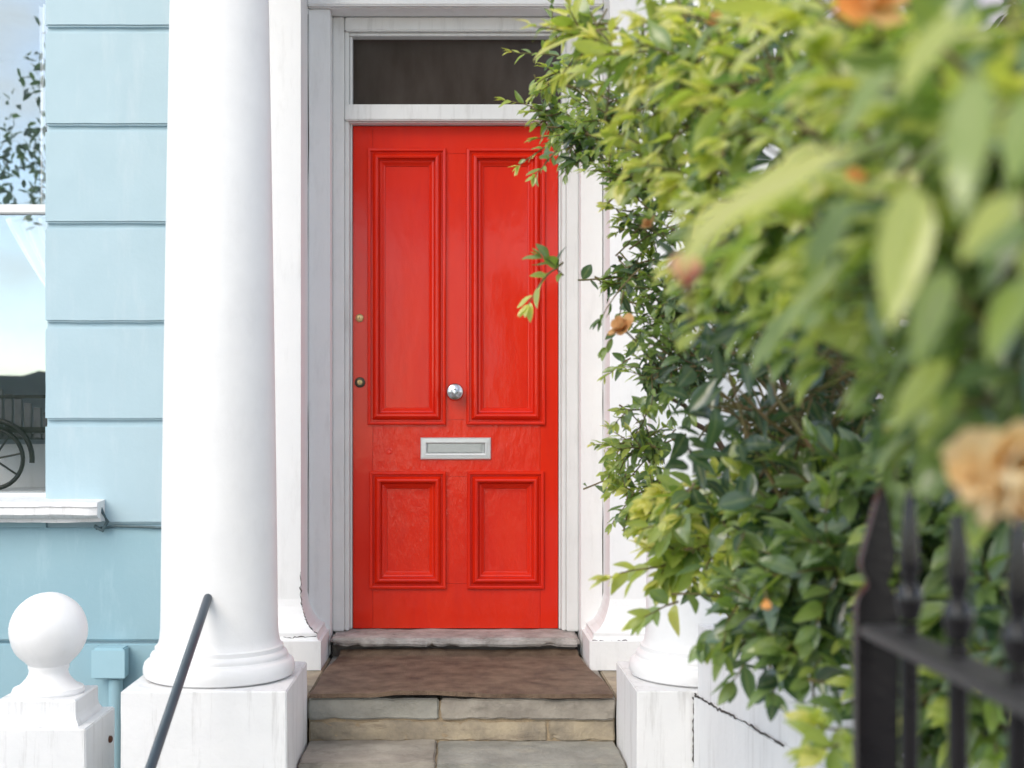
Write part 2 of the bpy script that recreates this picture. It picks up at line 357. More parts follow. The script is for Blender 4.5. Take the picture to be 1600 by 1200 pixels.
# ornament cart on the window board, partly in view
zb = az_(768, GY)
ct = thing('cart_ornament', 'dark slatted cart ornament with black wheel standing behind the window glass', 'ornament', (-2.05, 5.6, zb))
for k in range(9):
    x = -2.165 + k * .042
    box('slat', x, x + .034, 5.60, 5.612, zb + .24 - k * .002, zb + .50 - k * .020, M['cart_wood'], ct, .003)
bm = bmesh.new()
for z0, z1 in ((.25, .275), (.40, .415)): box_bm(bm, -2.195, -1.78, 5.596, 5.599, zb + z0, zb + z1, 0)
link('rail', from_bm(bm), M['iron'], ct)
box('bed', -2.195, -1.785, 5.614, 5.82, zb + .22, zb + .245, M['cart_wood'], ct, .004)
wc = Vector((-2.035, 5.575, zb + .135))
ringp = [wc + Vector((.128 * math.cos(a), 0, .128 * math.sin(a))) for a in np.linspace(0, 2 * math.pi, 33)]
wh = tube('wheel', ringp, .010, M['iron'], ct, 8)
for k in range(8):
    a = k * math.pi / 4 + .2; tube('spoke', [wc, wc + Vector((.125 * math.cos(a), 0, .125 * math.sin(a)))], .005, M['iron'], wh, 6)
tube('mudguard', [wc + Vector((.168 * math.cos(a), 0, .168 * math.sin(a))) for a in np.linspace(-.1, 2.6, 20)], .012, M['iron'], ct, 8)

# cable and hook beside the sill
cb = thing('cable', 'dark teal cable looped beside the window sill end', 'cable', (-1.45, WY - .02, zj[5]))
lp = [at(148, 822, 5.27), at(160, 829, 5.26), at(168, 815, 5.26), at(160, 800, 5.25), at(155, 788, 5.26), at(150, 786, 5.28)]
tube('loop', [lp[0] + (at(145, 805, 5.27) - lp[0]) * 0] + lp[1:], [.008, .008, .008, .007, .006, .006], M['teal'], cb)
tube('cable_run', [at(150, 826, 5.285), at(180, 822, 5.288), at(215, 823, 5.287), at(262, 825, 5.288)], .006, M['teal'], cb)

# small box on the wall with a pipe under it
bx_ = thing('wall_box', 'small pale blue box fixed low on the blue wall', 'utility box', (ax(173, WY), WY, az_(1063, WY)))
x0, x1 = ax(146, 5.22), ax(194, 5.22)
stk = [(x0, x1, .08)]
bm = bmesh.new(); box_bm(bm, x0, x1, 5.215, 5.298, az_(1062, 5.215), az_(1013, 5.215), .006); link('cover', from_bm(bm), M['box'], bx_)
box('lid', x0 - .006, x1 + .006, 5.209, 5.2135, az_(1060, 5.21), az_(1016, 5.21), M['box'], bx_, .002)
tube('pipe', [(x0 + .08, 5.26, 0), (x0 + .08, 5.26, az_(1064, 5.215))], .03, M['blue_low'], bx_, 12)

# ------------------------------------------------------------------ portico columns, pilasters, surround, roof
TOPZ = H - .81
STEP_Z1 = H - .945
def column(label, cx, cy):
    t = thing('column', label, 'column', (cx, cy, 0), 'portico columns')
    # pedestal with a slightly weathered, sloping top
    rough_box('pedestal', cx - .264, cx + .264, cy - .27, cy + .27, 0, TOPZ - .002, M['white_ped'], t, .004, .05, .0022, seed=int(cx * 10))
    z0 = TOPZ
    base = [(.0, 0), (.236, 0.0), (.247, .006), (.2525, .018), (.2525, .034), (.248, .05), (.240, .058), (.232, .060), (.228, .066), (.229, .074), (.225, .082), (.218, .086), (.214, .088), (.214, .102), (.209, .106)]
    link('base_moulding', lathe_mesh(base, 72, (cx, cy, z0)), M['white_col'], t)
    shaft = [(.209, .104), (.203, .114), (.199, .13), (.1965, .16), (.195, .22)]
    for k in range(1, 26):
        u = k / 25; shaft.append((.195 - .049 * u ** 1.2, .22 + u * 3.10))
    link('shaft', lathe_mesh(shaft, 72, (cx, cy, z0)), M['white_col'], t)
    zt = z0 + 3.32
    link('capital', lathe_mesh([(.147, -.004), (.165, .0), (.165, .03), (.158, .035), (.158, .09), (.17, .10), (.20, .13), (.22, .15), (.22, .18)], 48, (cx, cy, zt)), M['white_col'], t)
    box('abacus', cx - .24, cx + .24, cy - .24, cy + .24, zt + .18, zt + .25, M['white_col'], t, .005)
    return t
column('white round column beside the blue wall, handrail fixed to it', -.816, 4.33)
column('white round column on pedestal mostly hidden behind green leaves', .823, 4.33)
ZENT = TOPZ + 3.32 + .25
pr = thing('portico_roof', 'white portico entablature carried by the two columns above the door', 'portico', (0, 4.7, ZENT))
box('architrave', -1.08, 1.09, 4.08, 4.55, ZENT + .001, ZENT + .26, M['white'], pr, .006)
box('side_beam', -1.08, -.62, 4.551, 5.21, ZENT + .001, ZENT + .26, M['white'], pr, .006)
box('side_beam', .63, 1.09, 4.551, 5.21, ZENT + .001, ZENT + .26, M['white'], pr, .006)
box('ceiling', -.619, .629, 4.552, 5.21, ZENT + .2, ZENT + .25, M['white'], pr, 0)
box('cornice', -1.2, 1.21, 3.93, 5.21, ZENT + .262, ZENT + .42, M['white'], pr, .02)

SX = -.0226                                                # middle of the doorway
ds = thing('doorway', 'white pilastered doorway with dark fanlight framing the red door', 'doorway', (SX, 5.3, STEP_Z1))
flare = [(.092, STEP_Z1), (.092, H - .829), (.080, H - .826), (.074, H - .812), (.074, H - .799), (.063, H - .796), (.044, H - .782), (.026, H - .757), (.014, H - .730), (.005, H - .70), (.0, H - .67), (.0, ZENT + .25)]
for s in (-1, 1):
    xi = SX + s * .632; xo = SX + s * .98
    x0, x1 = min(xi, xo), max(xi, xo)
    me = stack_mesh(x0, x1, 5.235, 5.50, flare); link('pilaster', me, M['white'], ds)
    # flat jamb board set back beside the frame
    xa, xb = SX + s * .6315, SX + s * .536
    box('jamb_board', min(xa, xb), max(xa, xb), 5.475, 5.62, STEP_Z1, az_(14, 5.475), M['white'], ds, .004)
zl = az_(14, 5.475)
box('lintel', SX - .6315, SX + .6315, 5.46, 5.62, zl + .001, ZENT + .24, M['white'], ds, .005)
box('lintel_bead', SX - .631, SX + .631, 5.44, 5.459, zl + .004, zl + .035, M['white'], ds, .006)
box('wall_panel', SX + .981, 1.5, WY, WY + .25, 0, 9, M['white'], ds, 0)
box('wall_above', -1.0, SX + .98, WY, WY + .25, ZENT + .26, 9, M['white'], ds, 0)
box('wall_infill', -1.0, SX - .985, WY + .001, WY + .25, 0, ZENT + .259, M['white'], ds, 0)

def crack(pts, r_, par):
    Q = []
    for a, b in zip(pts[:-1], pts[1:]):
        for k in range(7): Q.append(a.lerp(b, k / 7) + Vector((random.gauss(0, .0022), 0, random.gauss(0, .0022))))
    Q.append(pts[-1]); tube('crack', Q, [r_ * random.uniform(.3, 1.1) for _ in Q], M['core'], par, 5)
FL = [(o, z) for o, z in flare if H - .80 < z < H - .64]
xl_ = SX - .632
crack([Vector((xl_ + o + .0005, 5.235 - o + .001, z)) for o, z in FL] + [Vector((xl_, 5.235, H - .56))], .003, ds)
crack([Vector((xl_ + .074, 5.160, H - .81)), Vector((xl_ + .02, 5.160, H - .8145)), Vector((xl_ - .06, 5.160, H - .813))], .0022, ds)
crack([Vector((SX + .632 - .08, 5.153, H - .828)), Vector((SX + .632 + .0, 5.153, H - .827)), Vector((SX + .632 + .06, 5.153, H - .828))], .0028, ds)
for s in (-1, 1):
    crack([Vector((SX + s * .6318, 5.4745, H - .8)), Vector((SX + s * .6318, 5.4745, H + .5)), Vector((SX + s * .6318, 5.4745, H + 1.8))], .0022, ds)
# ------------------------------------------------------------------ door frame with fanlight
DY = 5.65
dx0, dx1 = ax(551.5, DY), ax(872, DY)
dz0, dz1 = az_(982, DY), az_(197, DY)
fr = ds
for s, e in ((-1, dx0), (1, dx1)):
    jx = SX + s * .5355
    def bb(name, a, b, y0, z1=zl - .001, bev=.004): box(name, min(a, b), max(a, b), y0, 5.74, dz0 - .001, z1, M['white_wood'], fr, bev)
    bb('jamb', jx, e + s * .032, 5.572)
    bb('jamb_bead', e + s * .0318, e + s * .012, 5.592)
    bb('door_stop', e + s * .0118, e + s * .002, 5.625, dz1 + .015)
jl, jr = dx0 - .0317, dx1 + .0317
zt0, zt1 = az_(190, 5.60), az_(163, 5.58)
zg1 = az_(56, 5.60); zh1 = zl - .001
box('transom', jl + .001, jr - .001, 5.576, 5.74, zt0, zt1, M['white_wood'], fr, .005)
box('transom_bead', jl + .02, jr - .02, 5.60, 5.74, dz1 + .003, zt0 - .001, M['white_wood'], fr, .002)
box('head', jl + .001, jr - .001, 5.574, 5.74, zg1 + .014, zh1, M['white_wood'], fr, .005)
box('head_bead', jl + .02, jr - .02, 5.60, 5.74, zg1, zg1 + .013, M['white_wood'], fr, .003)
box('hall_backing', -.62, .6, 5.75, 5.8, 0, 4.5, M['hall'], fr, 0)
box('fanlight_pane', jl + .015, jr - .015, 5.655, 5.665, zt1 - .01, zg1 + .01, M['darkglass'], fr, 0)
box('fanlight_bead', jl + .0205, jl + .0325, 5.61, 5.66, zt1 + .001, zg1 - .001, M['white_wood'], fr, .002)

# ------------------------------------------------------------------ red door
dr = thing('front_door', 'glossy red four-panelled front door with knob and letter plate', 'door', (SX, DY, dz0))
def dX(p): return ax(p, DY)
def dZ(p): return az_(p, DY)
PAN = [(574.5, 697, 232, 664), (728.5, 852, 232, 664), (577.5, 697, 736.5, 920), (730, 850, 736.5, 920)]
T0, T1 = DY, DY + .045
def dbox(name, px0, px1, py0, py1, m='red', y0=T0):
    return box(name, dX(px0) + .0003, dX(px1) - .0003, y0, T1, dZ(py1) + .0003, dZ(py0) - .0003, M[m], dr, .0012)
IN = 8
dbox('stile', 551.5, 574.5 + IN, 197, 982); dbox('stile', 852 - IN, 872, 197, 982)
dbox('top_rail', 574.5 + IN, 852 - IN, 197, 232 + IN); dbox('lock_rail', 574.5 + IN, 852 - IN, 664 - IN, 736.5 + IN, 'red_rough')
dbox('bottom_rail', 574.5 + IN, 852 - IN, 920 - IN, 982, 'red_rough')
dbox('muntin', 697 - IN, 728.5 + IN, 232 + IN, 664 - IN); dbox('muntin', 697 - IN, 730 + IN, 736.5 + IN, 920 - IN, 'red_rough')
BOL = [(0, .0), (0, .011), (.003, .015), (.010, .016), (.014, .014), (.0165, .003), (.022, .003), (.025, .012), (.034, .025), (.040, .028), (.046, .025), (.048, .006), (.053, .002), (.055, .006), (.062, .003), (.072, -.006), (.076, -.0085), (.077, -.012)]
for i, (a, b, c, d) in enumerate(PAN):
    rgh = 'red' if i < 2 else 'red_rough'
    p = box('panel', dX(a) + .05, dX(b) - .05, DY + .0125, T1 - .006, dZ(d) + .05, dZ(c) - .05, M[rgh], dr, 0)
    link('panel_moulding', ring_sweep_mesh(dX(a), dX(b), dZ(d), dZ(c), BOL, DY - .0005), M['red'], p)
def lathe_y(name, prof, c, m, parent, seg=40):
    me = lathe_mesh(prof, seg); me.transform(Matrix.Translation(c) @ Matrix.Rotation(R(90), 4, 'X')); return link(name, me, m, parent)
kb = lathe_y('door_knob', [(.0, 0), (.030, 0), (.031, .004), (.024, .008), (.013, .012), (.011, .022), (.016, .028), (.030, .034), (.0375, .045), (.0385, .054), (.034, .066), (.022, .074), (.009, .077), (.0, .0775)], Vector((dX(711), DY, dZ(613))), M['chrome'], dr)
lp_ = thing; LX0, LX1, LZ0, LZ1 = dX(657), dX(767), dZ(718), dZ(683.5)
lt = link('letter_plate', ring_sweep_mesh(LX0, LX1, LZ0, LZ1, [(0, 0), (0, .006), (.004, .010), (.022, .011), (.026, .009), (.030, .003)], DY - .0005), M['silver'], dr)
box('letter_flap', LX0 + .033, LX1 - .042, DY - .0065, DY - .0005, LZ0 + .030, LZ1 - .024, M['flap'], lt, .002)
box('letter_back', LX0 + .01, LX1 - .01, DY - .002, DY + .002, LZ0 + .012, LZ1 - .012, M['flap'], lt, 0)
for (px, py, r, m1, m2) in ((562, 497, .018, 'brass', 'brass'), (562.5, 597.5, .023, 'bronze', 'brass')):
    c = Vector((dX(px), DY, dZ(py)))
    l1 = lathe_y('lock', [(0, 0), (r, 0), (r, .004), (r * .8, .008), (r * .62, .009), (r * .6, .006), (0, .006)], c, M[m1], dr, 28)
    lathe_y('lock_cylinder', [(0, .0), (r * .5, 0), (r * .48, .0095), (r * .3, .0105), (0, .0105)], c, M[m2], l1, 20)
    box('keyhole', c.x - .0012, c.x + .0012, c.y - .0112, c.y - .009, c.z - .005, c.z + .005, M['core'], l1, 0)
for px, py in ((608, 705),):  # thin disc for the small round scuff on the lock rail
    lathe_y('scuff_circle', [(0, 0), (.017, 0), (.017, .0016), (.011, .0022), (.009, .0008), (0, .0008)], Vector((dX(px), DY, dZ(py))), M['red_rough'], dr, 24)

# ------------------------------------------------------------------ threshold and steps
st = thing('front_steps', 'worn stone front steps between the two column pedestals', 'steps', (0, 4.4, 0))
XL, XR = -.5505, .5575
rough_box('threshold', -.553, .502, 5.40, 5.72, dz0 - .040, dz0 - .003, M['sill'], st, .010, .018, .004, seed=3, chip=.02)
rough_box('threshold_riser', -.55, .49, 5.475, 5.70, STEP_Z1 - .02, dz0 - .041, M['riser'], st, .004, .05, .002, seed=4)
SY = [4.60, 4.276, 3.955, 3.635]                           # step fronts
SZ = [STEP_Z1, H - 1.097, H - 1.249, H - 1.40]
def slabs(name, splits, y0, y1, z0, z1, mats, seed, chip=.006, xl=XL, xr=XR):
    xs = [xl] + splits + [xr]
    for i, (a, b) in enumerate(zip(xs[:-1], xs[1:])):
        rough_box(name, a + .0035, b - .0035, y0 + random.uniform(-.004, .004), y1, z0, z1 + random.uniform(-.003, .0015), M[mats[i % len(mats)]], st, .005, .018, .0055, seed=seed + i, chip=chip)
bm = bmesh.new()
box_bm(bm, XL + .004, XR - .004, SY[0] + .012, 5.69, 0, SZ[0] - .012, 0)
box_bm(bm, XL + .005, XR - .005, SY[1] + .012, SY[0] + .011, 0, SZ[1] - .012, 0)
box_bm(bm, -.545, .55, SY[2] + .012, SY[1] + .011, 0, SZ[2] - .012, 0)
box_bm(bm, -.544, .549, SY[3] + .012, SY[2] + .011, 0, SZ[3] - .012, 0)
link('mortar_core', from_bm(bm), M['mortar'], st)
slabs('tread_slab', [ax(687, 4.6)], SY[0], 5.47, SZ[0] - .077, SZ[0], ['stone2', 'stone'], 10, .012)
slabs('riser_stone', [ax(856, 4.6)], SY[0] + .006, SY[0] + .1, SZ[1] - .004, SZ[0] - .081, ['stone3', 'stone3'], 14, .02)
slabs('tread_slab', [ax(682, 4.4)], SY[1], SY[0] + .004, SZ[1] - .075, SZ[1], ['stone', 'stone2'], 20, xl=-.548, xr=.5555)
slabs('riser_stone', [ax(760, 4.3)], SY[1] + .008, SY[1] + .1, SZ[2] - .003, SZ[1] - .079, ['stone3', 'stone'], 24, .02, xl=-.548, xr=.5555)
slabs('tread_slab', [-.1], SY[2], SY[1] + .004, SZ[2] - .075, SZ[2], ['stone2', 'stone'], 30)
slabs('riser_stone', [.2], SY[2] + .008, SY[2] + .1, SZ[3] - .003, SZ[2] - .079, ['stone3', 'stone'], 34, .02)
slabs('tread_slab', [.05], SY[3], SY[2] + .004, SZ[3] - .075, SZ[3], ['stone2', 'stone'], 40)
slabs('riser_stone', [-.2], SY[3] + .008, SY[3] + .1, -.02, SZ[3] - .079, ['stone3', 'stone'], 44, .02)

for a, b, sd_ in ((-1.0, XL - .004, 61), (XR + .004, 1.0, 62)):
    rough_box('landing_slab', a, b, 4.604, 5.47, SZ[0] - .09, SZ[0] - .003, M['stone3'], st, .004, .05, .002, seed=sd_)
    box('landing_base', a + .01, b - (.0 if a < 0 else 0), 4.62, 5.46, 0, SZ[0] - .092, M['mortar'], st, 0)
# doormat: worn rubber sheet with a wavy front edge
nx, ny = 90, 44; vs = []; fs = []
for side in (1, 0):
    for j in range(ny):
        v = j / (ny - 1)
        for i in range(nx):
            u = i / (nx - 1)
            xl = -.542 + .004 * math.sin(v * 9) + .03 * v * v; xr = .545 - .055 * v ** 1.2 + .006 * math.sin(v * 7)
            x = xl + (xr - xl) * u
            y = SY[0] - .016 + (.007 * math.sin(u * 11 + 1) + .006 * noise.noise(Vector((u * 14, 0, 3)))) * (1 - v) + v * .86
            z = SZ[0] + .0035 + .004 * noise.noise(Vector((x * 3, y * 3, 2))) + .003 * noise.noise(Vector((x * 11, y * 5, 5)))
            z += .013 * max(0, math.sin(u * 6.6 - .9)) ** 2 * max(0, 1 - v * 3)
            z += max(0, v - .93) * .25
            vs.append((x, y, max(z, SZ[0] + .0015) + (.015 if side else 0)))
n1 = nx * ny
for j in range(ny - 1):
    for i in range(nx - 1):
        a = j * nx + i; fs.append((a, a + 1, a + nx + 1, a + nx)); fs.append((n1 + a, n1 + a + nx, n1 + a + nx + 1, n1 + a + 1))
for i in range(nx - 1):
    fs.append((i, n1 + i, n1 + i + 1, i + 1)); a = (ny - 1) * nx + i; fs.append((a, a + 1, n1 + a + 1, n1 + a))
for j in range(ny - 1):
    a = j * nx; fs.append((a, a + nx, n1 + a + nx, n1 + a)); a = j * nx + nx - 1; fs.append((a, n1 + a, n1 + a + nx, a + nx))
me = bpy.data.meshes.new('mat'); me.from_pydata(vs, [], fs); me.polygons.foreach_set('use_smooth', [True] * len(me.polygons)); me.set_sharp_from_angle(angle=R(50))
tag(link('doormat', me, M['mat']), 'worn brown mat with wavy edge lying on the top step', 'doormat')

# handrail
hr = thing('handrail', 'slate blue tubular handrail sloping down from the round column', 'handrail', (-.82, 3.6, 0))
h0 = at(326, 931, 4.148); h1 = at(235, 1200, 3.38); dv = (h1 - h0)
tube('rail', [h0 + Vector((0, .02, .004)), h0 + dv * .02, h0 + dv, h0 + dv * 2.2], .0142, M['rail'], hr, 20)
pe = h0 + dv * 2.2; tube('post', [pe, Vector((pe.x, pe.y, 0))], .0142, M['rail'], hr, 16)

# gate post with ball finial
gp = thing('gate_post', 'white painted square gate post topped by a ball finial', 'gate post', (-1.359, 4.22, 0))
gx, gy = -1.359, 4.22
rough_box('post', gx - .172, gx + .172, gy - .17, gy + .17, 0, H - .93, M['white_ped'], gp, .004, .05, .002, seed=51)
cap = stack_mesh(gx - .127, gx + .127, gy - .127, gy + .127, [(.012, H - .930), (.010, H - .922), (.003, H - .91), (.0, H - .895), (.0, H - .852), (-.004, H - .848)]); cap2 = bmesh.new(); cap2.from_mesh(cap)
for v in cap2.verts:                                      # all four sides alike
    if v.co.y > gy: v.co.y += (abs(v.co.x - gx) - .127)
link('cap_block', from_bm(cap2), M['white_ped'], gp)
zc = H - .6435; r = .126
prof = [(0, -.206), (.112, -.206), (.116, -.196), (.112, -.186), (.098, -.181), (.085, -.170), (.072, -.156), (.064, -.142), (.062, -.130), (.066, -.120), (.066, -.112)]
for k in range(1, 22):
    a = -R(58) + k * (R(148)) / 21.0; prof.append((max(0.0005, r * math.cos(a)), r * math.sin(a)))
bl = lathe_mesh(prof, 56, (gx, gy, zc))
for v in bl.vertices: v.co += (v.co - Vector((gx, gy, zc))).normalized() * noise.fractal(v.co * 11, 1, 2, 3) * .0022
link('ball_finial', bl, M['white_col'], gp)
lathe_me = lathe_mesh([(0, 0), (.012, 0), (.012, .008), (.007, .012), (0, .013)], 12)
lathe_me.transform(Matrix.Translation(Vector((gx + .171, gy + .10, az_(1155, 4.32)))) @ Matrix.Rotation(R(90), 4, 'Y')); link('rusty_bolt', lathe_me, M['rust'], gp)

# flank wall right of the steps, with a set-off that slopes
fw = thing('flank_wall', 'low white rendered wall running forward from the leaf covered pedestal', 'garden wall', (.9, 3, 0))
bm = bmesh.new()
ya, yb = 4.058, 1.55
vsx = [(.752, ya, 0), (.752, yb, 0), (.752, yb, H - .46), (.752, ya, H - .60)]
def prism(bm, pts, dx):
    a = [bm.verts.new(p) for p in pts]; b = [bm.verts.new((p[0] + dx, p[1], p[2])) for p in pts]
    n_ = len(pts); bm.faces.new(a); bm.faces.new(b[::-1])
    for k in range(n_): bm.faces.new((a[k], b[k], b[(k + 1) % n_], a[(k + 1) % n_]))
prism(bm, vsx, .25); link('wall_body', from_bm(bm), M['white_ped'], fw)
bm = bmesh.new(); prism(bm, [(.738, ya, 0), (.738, yb, 0), (.738, yb, H - .575), (.738, ya, H - .822)], .012)
bmesh.ops.bevel(bm, geom=[e for e in bm.edges if all(abs(v.co.x - .738) < 1e-4 for v in e.verts)], offset=.004, segments=2, affect='EDGES')
link('wall_plinth', from_bm(bm), M['white_ped'], fw)

crack([Vector((.7385, ya - t * 1.25, H - .8215 + t * .123)) for t in (0, .1, .22, .35, .5, .7, .9)], .0035, fw)
crack([Vector((.7375, ya - .002, z)) for z in (H - .83, H - .92, H - 1.0, H - 1.1)], .003, fw)
# neighbour's wall behind the hedge
nb = thing('neighbour_wall', 'pale lilac rendered wall glimpsed between branches behind the shrubs', 'wall', (4, WY, 0))
for a, b in ((0, .75), (.75, 1.16), (1.16, 1.57), (1.57, 1.98), (1.98, 2.39), (2.39, 2.8), (2.8, 3.2), (3.2, 9)):
    box('stone_course', 1.505, 9, WY + .004, WY + .2, a + .006, b - .006, M['lilac'], nb, .01)
box('backing', 1.504, 9, WY + .03, WY + .25, 0, 9, M['lilac'], nb, 0)

# ------------------------------------------------------------------ iron railing
RX = .45
ir = thing('iron_railing', 'black wrought iron railing with spearhead bars under the hanging leaves', 'railing', (RX, 1.0, 0))
YP = RX * F / (1375 - VX)
def rail_z(Y): return H - .205
zr = H - .2055
# end post: flat bar with a spear point
def extrude_xz(pts, y0, y1):
    bm = bmesh.new(); a = [bm.verts.new((x, y0, z)) for x, z in pts]; b = [bm.verts.new((x, y1, z)) for x, z in pts]
    n_ = len(pts); bm.faces.new(a); bm.faces.new(b[::-1])
    for k in range(n_): bm.faces.new((a[k], b[k], b[(k + 1) % n_], a[(k + 1) % n_]))
    bmesh.ops.recalc_face_normals(bm, faces=bm.faces)
    bmesh.ops.bevel(bm, geom=bm.edges[:], offset=.0018, segments=2, affect='EDGES', clamp_overlap=True)
    return from_bm(bm)
cxp = RX
def ez(py): return az_(py, YP)
def ex(px): return ax(px, YP) - RX
pts = [(ex(1336), 0), (ex(1336), ez(946)), (ex(1340), ez(930)), (ex(1356), ez(912)), (ex(1344), ez(890)), (ex(1343), ez(876)), (ex(1366), ez(790)), (ex(1374), ez(766)), (ex(1377), ez(758)), (ex(1381), ez(768)), (ex(1390), ez(820)), (ex(1397), ez(868)), (ex(1396), ez(880)), (ex(1384), ez(911)), (ex(1396), ez(928)), (ex(1400), ez(946)), (ex(1400), 0)]
link('end_post', extrude_xz([(cxp + x, z) for x, z in pts], YP - .010, YP + .010), M['iron'], ir)
ball_me = None
for k in range(7):
    Y = 1.284 - k * .1255
    zb_ = H - (936 - VY) * 1.284 / F                      # ball height is the same on every bar
    prof = [(0, -zb_), (.0088, -zb_), (.0088, -.024), (.0100, -.020), (.0100, -.016), (.0125, -.009), (.0135, 0), (.0122, .008), (.0088, .0135), (.0066, .017), (.0078, .024), (.0098, .030), (.0098, .038), (.0082, .065), (.0062, .09), (.0035, .108), (.0, .115)]
    b = link('bar', lathe_mesh(prof[:3] + [(.0084, -.0238), (0, -.0236)], 14, (RX, Y, zb_)), M['iron'], ir)
    s_ = link('spearhead', lathe_mesh([(0, -.0235)] + prof[3:], 20, (RX, Y, zb_)), M['iron_gloss'], ir)
box('top_rail', ax(1337, YP), ax(1337, YP) + .042, .45, YP - .0105, H - .214, H - .2006, M['worn_iron'], ir, .003)
box('bottom_rail', RX - .017, RX + .017, .45, YP - .010, .12, .134, M['iron'], ir, .003)

# ------------------------------------------------------------------ foliage
def leaf_template(wr, fold, curl, twist, seed):
    ts = [0, .04, .16, .34, .54, .74, .9, 1.0]; rs = random.Random(seed); vs = []; fs = []
    for t in ts:
        if t <= .04: hw_ = .012
        else: hw_ = .5 * wr * (math.sin(math.pi * ((t - .04) / .96) ** .80) ** .85) + .004
        if t == 1.0: hw_ = .002
        z = -curl * t * t + .02 * math.sin(t * 9 + seed); tw = twist * (t - .3)
        for s in (-1, 0, 1):
            y = s * hw_; zz = z + abs(s) * fold * hw_ + (rs.uniform(-.012, .012) if s else 0)
            vs.append((t, y * math.cos(tw) - (zz - z) * math.sin(tw), z + y * math.sin(tw) + (zz - z) * math.cos(tw)))
    for i in range(len(ts) - 1):
        for s in range(2):
            a = i * 3 + s; fs.append((a, a + 1, a + 4, a + 3))
    return np.array(vs), np.array(fs)
TPL = [leaf_template(.42, .35, .16, .2, 1), leaf_template(.50, .25, .28, -.3, 2), leaf_template(.36, .5, .10, .1, 3), leaf_template(.46, .2, .36, .35, 4), leaf_template(.40, .4, .02, -.2, 5), leaf_template(.31, .4, .14, .3, 6), leaf_template(.28, .3, .22, -.35, 7)]
_leafmesh = {}
def leaf_mesh(k, ti, m, tpl=TPL):
    key = (k, ti, m.name)
    if key not in _leafmesh:
        v, f = tpl[k]; me = bpy.data.meshes.new('leaf'); me.from_pydata(v.tolist(), [], f.tolist())
        me.polygons.foreach_set('use_smooth', [True] * len(me.polygons))
        at_ = me.attributes.new('tint', 'FLOAT', 'POINT'); at_.data.foreach_set('value', [ti / 11.0] * len(v))
        if tpl is TPL: ar = me.attributes.new('rib', 'FLOAT', 'POINT'); ar.data.foreach_set('value', [1.0 if i % 3 == 1 else 0.0 for i in range(len(v))])
        me.materials.append(m); _leafmesh[key] = me
    return _leafmesh[key]
def basis(d, n_):
    d = d.normalized(); n_ = (n_ - d * n_.dot(d)); n_ = n_.normalized() if n_.length > 1e-3 else d.orthogonal().normalized()
    s = n_.cross(d)
    return Matrix(((d.x, s.x, n_.x), (d.y, s.y, n_.y), (d.z, s.z, n_.z)))
